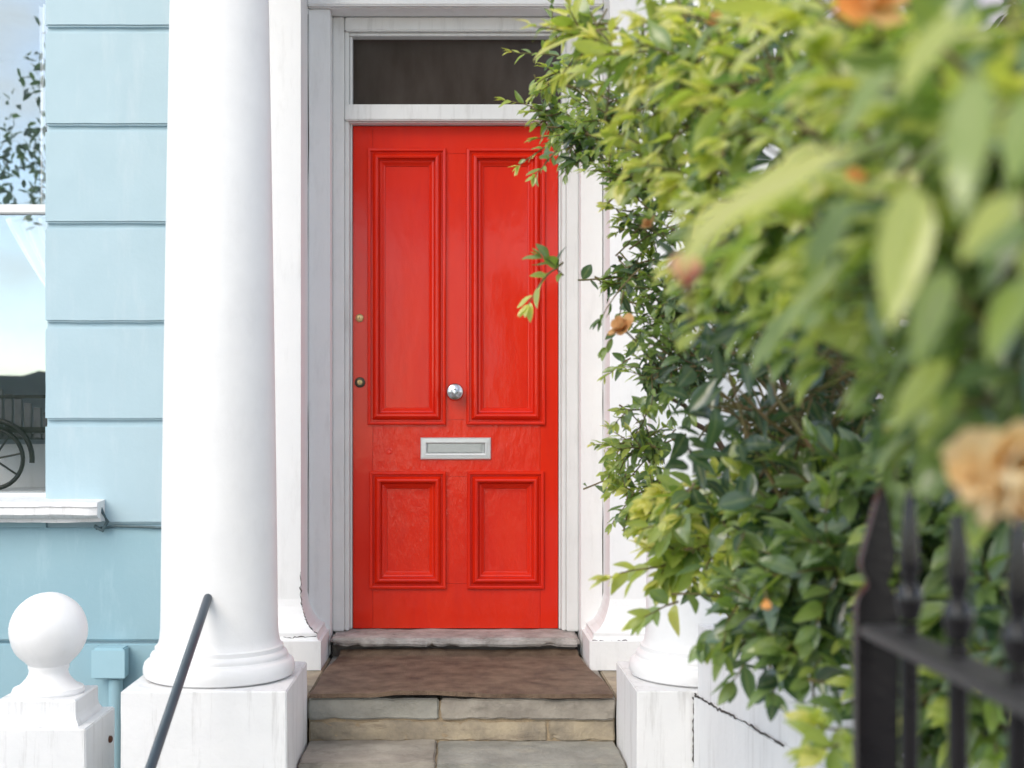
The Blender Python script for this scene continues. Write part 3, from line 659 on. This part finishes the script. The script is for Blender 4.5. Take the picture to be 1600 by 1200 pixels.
class Shrub:
    def __init__(self, name, label, cat, base):
        self.t = thing(name, label, cat, base); self.leaves = []; self.tv = []; self.tf = []
    def leaf(self, p, d, n_, L, tint, k=None):
        self.leaves.append((Vector(p), d.normalized(), n_, L, min(1, max(0, tint)), random.randrange(len(TPL)) if k is None else k))
    def twig(self, pts, r0, r1):
        rr = [r0 + (r1 - r0) * i / (len(pts) - 1) for i in range(len(pts))]
        vs, fs = tube_data(pts, rr, 4); o = len(self.tv)
        self.tv += [tuple(v) for v in vs]; self.tf += [tuple(i + o for i in f) for f in fs]
    def sprig(self, p0, d, length, n, L, tint0, tint1, droop=.25, whorl=True, spread=1.0):
        d = d.normalized(); pts = [p0]; cur = d.copy(); N = 6
        for i in range(N):
            cur = (cur + Vector((random.gauss(0, .12), random.gauss(0, .12), random.gauss(0, .08) - droop / N))).normalized()
            pts.append(pts[-1] + cur * (length / N))
        self.twig(pts, .0028, .0011)
        ph = random.uniform(0, 6.28)
        for i in range(n):
            u = (i + .6) / n; f_ = u * N; k = min(int(f_), N - 1); p = pts[k].lerp(pts[k + 1], f_ - k); ax_ = (pts[k + 1] - pts[k]).normalized()
            o = ax_.orthogonal().normalized(); o = Matrix.Rotation(ph + i * 2.4, 3, ax_) @ o
            open_ = spread * (1.15 - .75 * u)
            ld = (ax_ * (.55 + .5 * u) + o * open_ + Vector((0, 0, -.12))).normalized()
            nn = (Vector((0, 0, 1.0)) + ax_ * .35 - o * .3 + Vector((random.gauss(0, .4), random.gauss(0, .4) - .35, random.gauss(0, .3))))
            s = L * random.uniform(.55, 1.25) * (1 - .35 * u * u)
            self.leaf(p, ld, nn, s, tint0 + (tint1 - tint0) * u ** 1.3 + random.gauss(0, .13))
        p = pts[-1]
        for j in range(3):
            self.leaf(p, (cur + Vector((random.gauss(0, .35), random.gauss(0, .35), random.gauss(0, .3)))), Vector((random.gauss(0, .5), -.5, 1)), L * random.uniform(.45, .7), tint1 + random.gauss(0, .06))
    def blob(self, c, rad, n_twigs, L, tint0, tint1, bias=Vector((-.5, -.35, .15)), nl=(7, 11), squash=.9):
        for _ in range(n_twigs):
            v = Vector((random.gauss(0, 1), random.gauss(0, 1), random.gauss(0, 1) * squash)).normalized()
            r_ = rad * random.uniform(.15, 1.0) ** .6
            p1 = c + v * r_
            d = (v + bias * .9 + Vector((random.gauss(0, .35), random.gauss(0, .35), random.gauss(0, .35)))).normalized()
            ln = random.uniform(.10, .2); p0 = p1 - d * ln * .9
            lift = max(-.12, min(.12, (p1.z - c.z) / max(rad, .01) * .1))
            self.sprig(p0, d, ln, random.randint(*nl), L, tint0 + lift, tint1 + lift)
    def finish(self, most=300, m=None):
        m = m or M['leaf']
        def score(q):
            p, d, n_, L, ti, k = q; Y = max(p.y, .2); mid = p + d * L * .5
            px = VX + F * mid.x / Y; py = VY - F * (mid.z - H) / Y
            if not (0 < px < 1600 and 0 < py < 1200): return 0
            v = (Vector((0, 0, H)) - mid).normalized(); nn = basis(d, n_).col[2]
            return L / Y * (.3 + abs(nn.dot(v)))
        order = sorted(range(len(self.leaves)), key=lambda i: -score(self.leaves[i]))
        solo, rest = order[:most], order[most:]
        inv = Matrix.Translation(-Vector(self.t.location))
        for i in solo:
            p, d, n_, L, ti, k = self.leaves[i]
            o = bpy.data.objects.new('leaf', leaf_mesh(k, int(round(ti * 11)), m)); COL.objects.link(o)
            o.parent = self.t; o.matrix_parent_inverse = inv
            o.matrix_world = Matrix.Translation(p) @ (basis(d, n_) * L).to_4x4()
            o.matrix_basis = Matrix.Translation(p) @ (basis(d, n_) * L).to_4x4()
        V = []; Fc = []; T = []; o_ = 0
        for i in rest:
            p, d, n_, L, ti, k = self.leaves[i]; v, f = TPL[k]
            B = np.array(basis(d, n_) * L); V.append(v @ B.T + np.array(p)); Fc.append(f + o_); T.append(np.full(len(v), ti)); o_ += len(v)
        if V:
            V = np.concatenate(V); Fc = np.concatenate(Fc); T = np.concatenate(T)
            me = bpy.data.meshes.new('foliage'); me.vertices.add(len(V)); me.vertices.foreach_set('co', V.astype(np.float32).ravel())
            me.loops.add(Fc.size); me.loops.foreach_set('vertex_index', Fc.astype(np.int32).ravel())
            me.polygons.add(len(Fc)); me.polygons.foreach_set('loop_start', (np.arange(len(Fc)) * 4).astype(np.int32))
            me.polygons.foreach_set('use_smooth', np.ones(len(Fc), bool)); me.update(calc_edges=True)
            a = me.attributes.new('tint', 'FLOAT', 'POINT'); a.data.foreach_set('value', T.astype(np.float32))
            ar = me.attributes.new('rib', 'FLOAT', 'POINT'); ar.data.foreach_set('value', ((np.arange(len(V)) % 3) == 1).astype(np.float32))
            fo = link('foliage', me, m, self.t); fo['kind'] = 'stuff'
        if self.tv:
            me = bpy.data.meshes.new('twigs'); me.from_pydata(self.tv, [], self.tf); tw = link('twigs', me, M['redstem'], self.t); tw['kind'] = 'stuff'
def stem(sh, pts, r0, r1):
    P = [Vector(p) for p in pts]; Q = []
    for i in range(len(P) - 1):
        for k in range(4):
            Q.append(P[i].lerp(P[i + 1], k / 4) + Vector((random.gauss(0, .006), random.gauss(0, .006), random.gauss(0, .004))))
    Q.append(P[-1]); rr = [r0 + (r1 - r0) * i / (len(Q) - 1) for i in range(len(Q))]
    tube('stem', Q, rr, M['bark'], sh.t, 7)

V3 = Vector
# --- 1. far shrub by the column: small leaves in focus
s1 = Shrub('evergreen_shrub', 'fine leaved evergreen shrub beside the red door, in sharp focus', 'shrub', (1.3, 3.6, 0))
A = [(870, 115, 3.5, .07, 10, .4, .85), (858, 178, 3.6, .07, 12, .3, .8), (905, 215, 3.5, .11, 20, .2, .65), (960, 170, 3.3, .13, 22, .2, .7),
     (985, 270, 3.3, .11, 20, .25, .7), (1060, 140, 3.2, .2, 30, .2, .6), (1080, 280, 3.2, .2, 30, .2, .6),
     (1010, 345, 3.45, .09, 14, .3, .75), (985, 425, 3.5, .07, 12, .2, .6), (1040, 480, 3.4, .13, 24, .2, .6), (1020, 585, 3.5, .11, 20, .2, .65),
     (1000, 690, 3.6, .09, 16, .35, .75), (1005, 770, 3.6, .09, 18, .35, .75), (1070, 560, 3.2, .12, 20, .15, .5), (1110, 400, 3.0, .16, 26, .2, .6), (1140, 520, 2.9, .12, 16, .1, .45),
     (1010, 800, 3.6, .06, 10, .2, .55), (960, 740, 3.7, .04, 7, .45, .85), (1200, 100, 3.1, .22, 26, .1, .5), (1240, 330, 3.0, .2, 22, .1, .45), (1180, 440, 3.0, .12, 12, .1, .4)]
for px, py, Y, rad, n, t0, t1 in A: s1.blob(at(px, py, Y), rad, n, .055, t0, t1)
# outlying sprays across the door and the fanlight
for px, py, qx, qy, Y, n, L, t0, t1 in ((890, 205, 806, 285, 3.65, 10, .050, .35, .85), (880, 180, 772, 152, 3.65, 10, .050, .3, .8), (880, 90, 790, 66, 3.6, 9, .052, .4, .9), (870, 60, 838, 8, 3.6, 6, .055, .15, .5),
        (880, 410, 800, 465, 3.1, 7, .064, .55, 1.0), (880, 430, 840, 395, 3.1, 5, .064, .2, .6), (870, 235, 826, 282, 3.5, 8, .052, .35, .85), (985, 560, 930, 590, 3.6, 8, .048, .35, .8), (985, 690, 915, 705, 3.65, 10, .050, .45, .9), (990, 770, 958, 832, 3.6, 9, .048, .3, .7),
        (990, 330, 932, 322, 3.4, 7, .055, .55, .95), (1000, 640, 945, 640, 3.6, 8, .050, .4, .85), (1000, 420, 900, 474, 3.3, 5, .066, .1, .3), (975, 455, 940, 560, 3.3, 7, .06, .2, .6), (985, 640, 938, 660, 3.6, 8, .05, .4, .85)):
    a, b = at(px, py, Y), at(qx, qy, Y - .06); s1.sprig(a, b - a, (b - a).length * .85, n, L, t0, t1, .1)
for pts in (((1.25, 3.7, 0), (1.15, 3.6, .9), (.95, 3.5, 1.5), (.75, 3.5, 2.1)), ((1.3, 3.7, 0), (1.0, 3.6, 1.1), (.7, 3.6, 1.55), (.55, 3.6, 1.7)), ((1.35, 3.6, 0), (1.2, 3.4, 1.3), (1.0, 3.3, 2.2), (.7, 3.4, 2.6)), ((1.2, 3.6, 0), (.85, 3.6, .9), (.58, 3.65, 1.3))):
    stem(s1, pts, .016, .005)
s1.finish()
# --- 2. middle shrub: broad glossy leaves over the flank wall and behind the railing
s2 = Shrub('broadleaf_shrub', 'broad glossy leaved shrub spilling over the white wall behind the railing', 'shrub', (1.1, 2.3, 0))
B = [(1075, 800, 2.8, .10, 12, .4, .85), (1140, 790, 2.6, .13, 16, .35, .75), (1060, 870, 2.8, .09, 10, .45, .85), (1140, 880, 2.6, .12, 14, .3, .7), (1230, 800, 2.35, .13, 16, .15, .55), (1240, 900, 2.2, .12, 14, .1, .4),
     (1180, 960, 2.35, .09, 10, .1, .42), (1270, 1000, 2.15, .09, 10, .08, .35), (1330, 900, 2.1, .13, 14, .08, .35), (1350, 770, 2.2, .12, 14, .08, .35), (1420, 820, 2.05, .14, 16, .08, .35), (1450, 950, 1.95, .14, 16, .1, .45),
     (1540, 830, 1.9, .15, 16, .08, .35), (1570, 960, 1.8, .14, 14, .12, .5), (1390, 1060, 2.0, .1, 10, .05, .4), (1480, 1080, 1.9, .13, 12, .2, .6), (1570, 1120, 1.8, .12, 11, .2, .6), (1420, 1150, 2.0, .1, 8, .15, .5),
     (1300, 720, 2.4, .08, 8, .1, .35), (1180, 730, 2.7, .08, 8, .2, .5), (1450, 700, 2.1, .12, 12, .08, .4), (1560, 700, 1.9, .13, 12, .08, .4), (1290, 770, 2.3, .09, 10, .1, .4), (1220, 750, 2.5, .08, 8, .15, .4)]
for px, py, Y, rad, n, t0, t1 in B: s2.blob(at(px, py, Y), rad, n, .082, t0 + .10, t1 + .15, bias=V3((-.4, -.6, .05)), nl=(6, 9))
for px, py, qx, qy, Y, n, L, t0, t1 in ((1060, 880, 935, 878, 2.8, 9, .085, .6, .95), (1060, 940, 1000, 965, 2.7, 6, .085, .55, .8), (1160, 960, 1070, 1005, 2.45, 6, .08, .2, .55), (1180, 1000, 1160, 1075, 2.35, 6, .08, .1, .4), (1230, 1030, 1200, 1085, 2.2, 6, .08, .05, .35),
        (1330, 1140, 1250, 1130, 1.85, 8, .09, .5, .85), (1340, 1160, 1265, 1180, 1.8, 8, .09, .45, .8), (1060, 820, 990, 830, 2.75, 8, .075, .5, .9), (1100, 760, 1030, 770, 2.7, 7, .08, .5, .9), (1230, 960, 1160, 930, 2.2, 6, .09, .2, .5)):
    a, b = at(px, py, Y), at(qx, qy, Y - .06); s2.sprig(a, b - a, (b - a).length * .85, n, L, t0, t1, .15)
for pts in (((1.1, 2.4, 0), (1.05, 2.45, .8), (.85, 2.4, 1.3), (.6, 2.5, 1.45)), ((1.15, 2.3, 0), (1.1, 2.2, .9), (.9, 2.1, 1.35), (.7, 2.1, 1.25)), ((1.2, 2.2, 0), (1.25, 2.1, .9), (1.15, 2.0, 1.5)), ((1.05, 2.5, 0), (.98, 2.7, 1.0), (.6, 2.7, 1.35))):
    stem(s2, pts, .016, .005)
# bare inner branches and leaves tinted dark for the shade round the gap
for k in range(150):
    a = at(random.uniform(1170, 1370), random.uniform(480, 720), random.uniform(2.3, 3.2)); d = V3((random.gauss(-.4, .7), random.gauss(0, .4), random.gauss(.5, .5))).normalized()
    s2.twig([a - d * .12, a + V3((random.gauss(0, .01), 0, random.gauss(0, .01))), a + d * .14], .0040, .0018)
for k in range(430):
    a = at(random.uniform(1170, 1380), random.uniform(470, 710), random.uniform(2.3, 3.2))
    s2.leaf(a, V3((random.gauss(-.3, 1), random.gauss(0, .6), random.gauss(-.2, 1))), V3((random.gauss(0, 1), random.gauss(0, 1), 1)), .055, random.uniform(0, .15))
# leaves filling the inside of the hedge, its shade put into their dark tint
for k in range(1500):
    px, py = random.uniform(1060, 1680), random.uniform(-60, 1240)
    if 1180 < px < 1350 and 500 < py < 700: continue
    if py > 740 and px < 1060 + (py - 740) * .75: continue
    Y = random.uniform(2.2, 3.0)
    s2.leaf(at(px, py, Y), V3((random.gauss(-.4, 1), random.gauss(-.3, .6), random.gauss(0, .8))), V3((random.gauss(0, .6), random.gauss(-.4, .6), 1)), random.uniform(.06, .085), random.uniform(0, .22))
s2.finish()
# --- 3. near rose: arching over the railing, out of focus
s3 = Shrub('climbing_rose', 'blurred climbing rose with orange blooms arching closest over the railing', 'rose bush', (.95, 1.2, 0))
Cc = [(905, 40, 2.7, .08, 9, .6, 1.), (960, 90, 2.5, .10, 12, .55, 1.), (1030, 40, 2.3, .12, 13, .55, 1.), (1040, 160, 2.3, .11, 12, .5, .95), (1010, 240, 2.5, .08, 8, .5, .9), (1100, 110, 2.1, .12, 14, .5, .95), (1110, 260, 2.0, .12, 12, .45, .95), (1080, 370, 2.1, .09, 9, .4, .9),
      (1190, 40, 1.9, .13, 14, .5, .95), (1190, 190, 1.75, .12, 14, .45, .95), (1170, 330, 1.7, .11, 12, .4, .85), (1170, 440, 1.8, .10, 9, .3, .75), (1280, 60, 1.5, .12, 12, .5, .95), (1290, 200, 1.4, .11, 12, .45, .9),
      (1300, 350, 1.35, .10, 10, .4, .85), (1280, 460, 1.5, .07, 7, .3, .7), (1390, 80, 1.15, .11, 10, .5, .9), (1400, 230, 1.1, .10, 10, .4, .85), (1400, 390, 1.1, .09, 9, .35, .8), (1430, 520, 1.25, .09, 8, .3, .7),
      (1530, 70, .95, .10, 8, .45, .9), (1540, 230, .9, .09, 8, .4, .8), (1530, 400, .95, .09, 8, .35, .75), (1540, 530, 1.1, .10, 9, .3, .65), (1610, 150, .85, .08, 5, .4, .8), (1610, 330, .85, .08, 6, .35, .7), (1600, 480, .9, .08, 6, .3, .6), (1440, 630, 1.4, .09, 8, .2, .55), (1570, 640, 1.15, .08, 6, .25, .55), (1610, 620, 1.0, .08, 4, .25, .55)]
for px, py, Y, rad, n, t0, t1 in Cc: s3.blob(at(px, py, Y), rad, n, .072, t0, t1, bias=V3((-.6, -.25, .1)), nl=(5, 8))
# single leaves one can tell apart close to the lens: base pixel, tip pixel, distance, tint, normal
for bx, by, tx, ty, Y, ti, nn, k in ((1355, 235, 1035, 372, .70, .88, (0, -.35, 1), 0), (1530, 110, 1490, 300, .60, .40, (-.5, -1, .6), 6), (1425, 280, 1400, 500, .70, .74, (.3, -1, .2), 5), (1330, 310, 1245, 425, .74, .25, (-.4, -.8, .6), 6),
        (1300, 110, 1160, 170, .95, .45, (.05, .1, 1), 5), (1340, 400, 1205, 488, .90, .40, (.1, .1, 1), 6), (1410, 100, 1300, 205, .8, .45, (-.2, -.2, 1), 5), (1260, 470, 1160, 560, 1.25, .2, (-.2, -.5, 1), 6), (1600, 300, 1500, 390, .7, .68, (0, -.6, 1), 5), (1570, 60, 1440, 30, .75, .85, (.1, -.7, 1), 6),
        (1480, 560, 1395, 660, .85, .60, (-.3, -.9, .5), 5), (1200, 380, 1105, 440, 1.3, .6, (0, -.2, 1), 6), (1500, 600, 1440, 690, .95, .55, (-.3, -1, .3), 5), (1120, 300, 1040, 330, 1.6, .7, (0, -.4, 1), 6), (1610, 430, 1545, 550, .7, .45, (-.4, -1, .6), 5),
        (1250, 250, 1150, 290, 1.2, .8, (0, -.2, 1), 6), (1480, 420, 1430, 560, .75, .5, (-.4, -1, .4), 5), (1240, 40, 1130, 90, 1.3, .85, (0, -.1, 1), 6), (1620, 140, 1580, 270, .7, .5, (-.4, -1, .6), 5), (1500, 20, 1400, 110, .7, .8, (-.1, -.5, 1), 6), (1380, 560, 1330, 640, 1.1, .35, (-.3, -.8, .6), 5), (900, 60, 830, 76, 2.6, .9, (0, -.5, 1), 6)):
    a = at(bx, by, Y + .03); b = at(tx, ty, Y - .01); s3.leaf(a, b - a, V3(nn) + V3((-.2, 0, .5)), (b - a).length, .38 + .6 * ti, k)
for k in range(70):
    px, py = random.uniform(1080, 1600), random.uniform(0, 600); Y = random.uniform(1.0, 2.0)
    if px < 1180 and Y < 1.5: Y = 1.7
    s3.leaf(at(px, py, Y), V3((random.gauss(-.8, .4), random.gauss(-.2, .4), random.gauss(-.25, .4))), V3((random.gauss(-.2, .2), random.gauss(.25, .2), 1)), random.uniform(.06, .085), random.uniform(.55, .95))
for pts in (((.95, 1.25, 0), (.9, 1.2, 1.0), (.78, 1.15, 1.6), (.55, 1.1, 1.85)), ((1.0, 1.3, 0), (.98, 1.5, 1.1), (.85, 1.6, 1.8), (.6, 1.9, 2.1)), ((.95, 1.2, 0), (.8, 1.0, 1.1), (.62, .9, 1.55), (.4, .85, 1.7)), ((1.0, 1.3, 0), (1.0, 1.8, 1.2), (.8, 2.1, 1.9), (.5, 2.2, 2.1))):
    stem(s3, pts, .012, .004)
s3.finish()
# blooms belong to the rose
PTPL = []
for sd_ in range(3):
    vs = []; fs = []; ts = [0, .25, .5, .75, .95, 1.05]
    for t in ts:
        hw_ = (.10, .34, .52, .58, .42, .18)[ts.index(t)]
        for s in (-1, -.5, 0, .5, 1):
            vs.append((t, s * hw_, .42 * (t ** 1.7) * .5 + abs(s) ** 2 * .16 + (.10 * (t - .7) if t > .7 else 0) * -1.5 + .03 * math.sin(s * 5 + sd_ * 2 + t * 6)))
    for i in range(len(ts) - 1):
        for s in range(4): a = i * 5 + s; fs.append((a, a + 1, a + 6, a + 5))
    PTPL.append((np.array(vs), np.array(fs)))
def bloom(c, r_, face, tint, open_=1.0, n=(5, 6, 6), m=None, ruff=.12):
    """petals in rings about the axis 'face' on a green calyx"""
    m = m or M['petal']; f_ = Vector(face).normalized(); u = f_.orthogonal().normalized()
    vs, fs = tube_data([c - f_ * r_ * 1.6, c - f_ * r_ * .55, c - f_ * r_ * .3, c - f_ * r_ * .1], [r_ * .07, r_ * .08, r_ * .24, r_ * .15], 8)
    me = bpy.data.meshes.new('calyx'); me.from_pydata([tuple(v) for v in vs], [], fs)
    root = link('rose_bloom', me, M['redstem'], s3.t)
    for ring, cnt in enumerate(n):
        q = ring / max(1, len(n) - 1); tilt = (.98 - .80 * q) * open_; ln = r_ * (1.0 - .36 * q)
        for k in range(cnt):
            a = 2 * math.pi * (k + .37 * ring) / cnt + random.gauss(0, ruff); o = Matrix.Rotation(a, 3, f_) @ u
            d = (o * math.sin(tilt * 1.45 + random.gauss(0, ruff)) + f_ * math.cos(tilt * 1.45)).normalized()
            nn = (f_ - o * .2 if tilt > .3 else -o) + Vector((random.gauss(0, ruff), random.gauss(0, ruff), random.gauss(0, ruff)))
            ti = min(11, max(0, int(round((tint + random.gauss(0, .08)) * 11))))
            pm = leaf_mesh(100 + random.randrange(3), ti, m, {100: PTPL[0], 101: PTPL[1], 102: PTPL[2]})
            ob = bpy.data.objects.new('petal', pm); COL.objects.link(ob); ob.parent = root
            ob.matrix_basis = Matrix.Translation(c - f_ * r_ * .15) @ (basis(d, nn) * ln * random.uniform(1 - ruff, 1.05 + ruff * .5)).to_4x4()
bloom(at(1545, 738, .82), .031, (-.55, -.35, -.25), .92, 1.0, n=(7, 7, 6, 5), ruff=.5)
bloom(at(1592, 728, .80), .033, (.1, -.6, -.3), .95, 1.0, n=(7, 7, 6, 5), ruff=.5)
bloom(at(1368, 0, .95), .030, (-.2, -.5, .2), .74, .95, n=(7, 7, 6), ruff=.25)
bloom(at(1074, 440, 1.05), .023, (-.15, -.2, .95), .02, .30)
bloom(at(972, 512, 2.9), .032, (-.6, -.4, .5), .7, 1.1, n=(5, 6, 4), m=M['withered'], ruff=.3)
bloom(at(1120, 40, 2.0), .020, (-.3, -.4, .7), .6, .6, n=(4, 3), m=M['withered'], ruff=.3)
bloom(at(1015, 352, 2.6), .022, (-.6, -.4, .5), .6, .8, n=(4, 3), m=M['withered'], ruff=.3)
bloom(at(1197, 938, 1.85), .013, (0, -.4, -.8), .58, .3, n=(3,))
bloom(at(1340, 285, 1.0), .013, (-.2, -.5, .7), .5, .5, n=(4, 3), ruff=.3)
bloom(at(1450, 368, .95), .011, (-.2, -.5, .7), .8, .4, n=(4, 3), ruff=.3)

# ------------------------------------------------------------------ across the street (seen only mirrored in the window and the gloss paint)
def street_tree(x, y, z0, scale, label, n=2400):
    tr = Shrub('street_tree', label, 'tree', (x, y, 0))
    tube('trunk', [(x, y, 0), (x + .05, y, z0 * .4), (x, y + .05, z0 * .75), (x + .1, y, z0 + .3 * scale)], [.16, .13, .11, .04], M['bark'], tr.t, 10)
    for k in range(n):
        v = V3((random.gauss(0, 1), random.gauss(0, 1), random.gauss(0, 1))).normalized() * random.uniform(.3, 1) ** .5
        c = random.choice(((0, 0, 0, 1.1), (.5, .3, .8, .9), (-.5, -.2, .9, .9), (.1, 0, 1.7, .8), (.7, -.3, -.2, .7), (-.7, .3, -.1, .7)))
        tr.leaf(V3((x, y, z0)) + (V3(c[:3]) + v * c[3]) * scale, V3((random.gauss(0, 1), random.gauss(0, 1), random.gauss(-.2, 1))), V3((random.gauss(0, 1), random.gauss(0, 1), 1)), .17 * scale, random.uniform(.1, .5))
    tr.finish(0)
    for ch in tr.t.children:
        if ch.name.startswith('foliage'): ch.name = 'crown'
street_tree(-5.95, -8.9, 5.6, 1.0, 'leafy street tree mirrored in the upper sash window', 900)
street_tree(-.6, -9.0, 6.6, 1.9, 'unseen street tree across the road, crown shaped to darken the upper red gloss', 5000)  # unseen crown sized to keep glare off the upper door
bm = bmesh.new(); box_bm(bm, -40, -4.2, -15.4, -14, 0, 2.75, 0)  # hedge added to darken the window reflection and block the bright horizon
for axis, n_ in ((0, 90), (2, 10)):
    for i in range(1, n_):
        lo, hi = ((-40, -4.2), None, (0, 2.75))[axis]; p = Vector((0, 0, 0)); p[axis] = lo + (hi - lo) * i / n_; nr = Vector((0, 0, 0)); nr[axis] = 1
        bmesh.ops.bisect_plane(bm, geom=bm.verts[:] + bm.edges[:] + bm.faces[:], plane_co=p, plane_no=nr)
bm.normal_update()
for v in bm.verts: v.co += v.normal * noise.fractal(v.co * 1.7, 1, 2, 4) * .16
tag(link('added_hedge', from_bm(bm, True), mat('added_hedge_green', (.03, .05, .025), .8, (.06, .09, .035), 9, bump=1, bscale=40)), 'unseen hedge added across the road to darken the low window reflection', 'hedge')
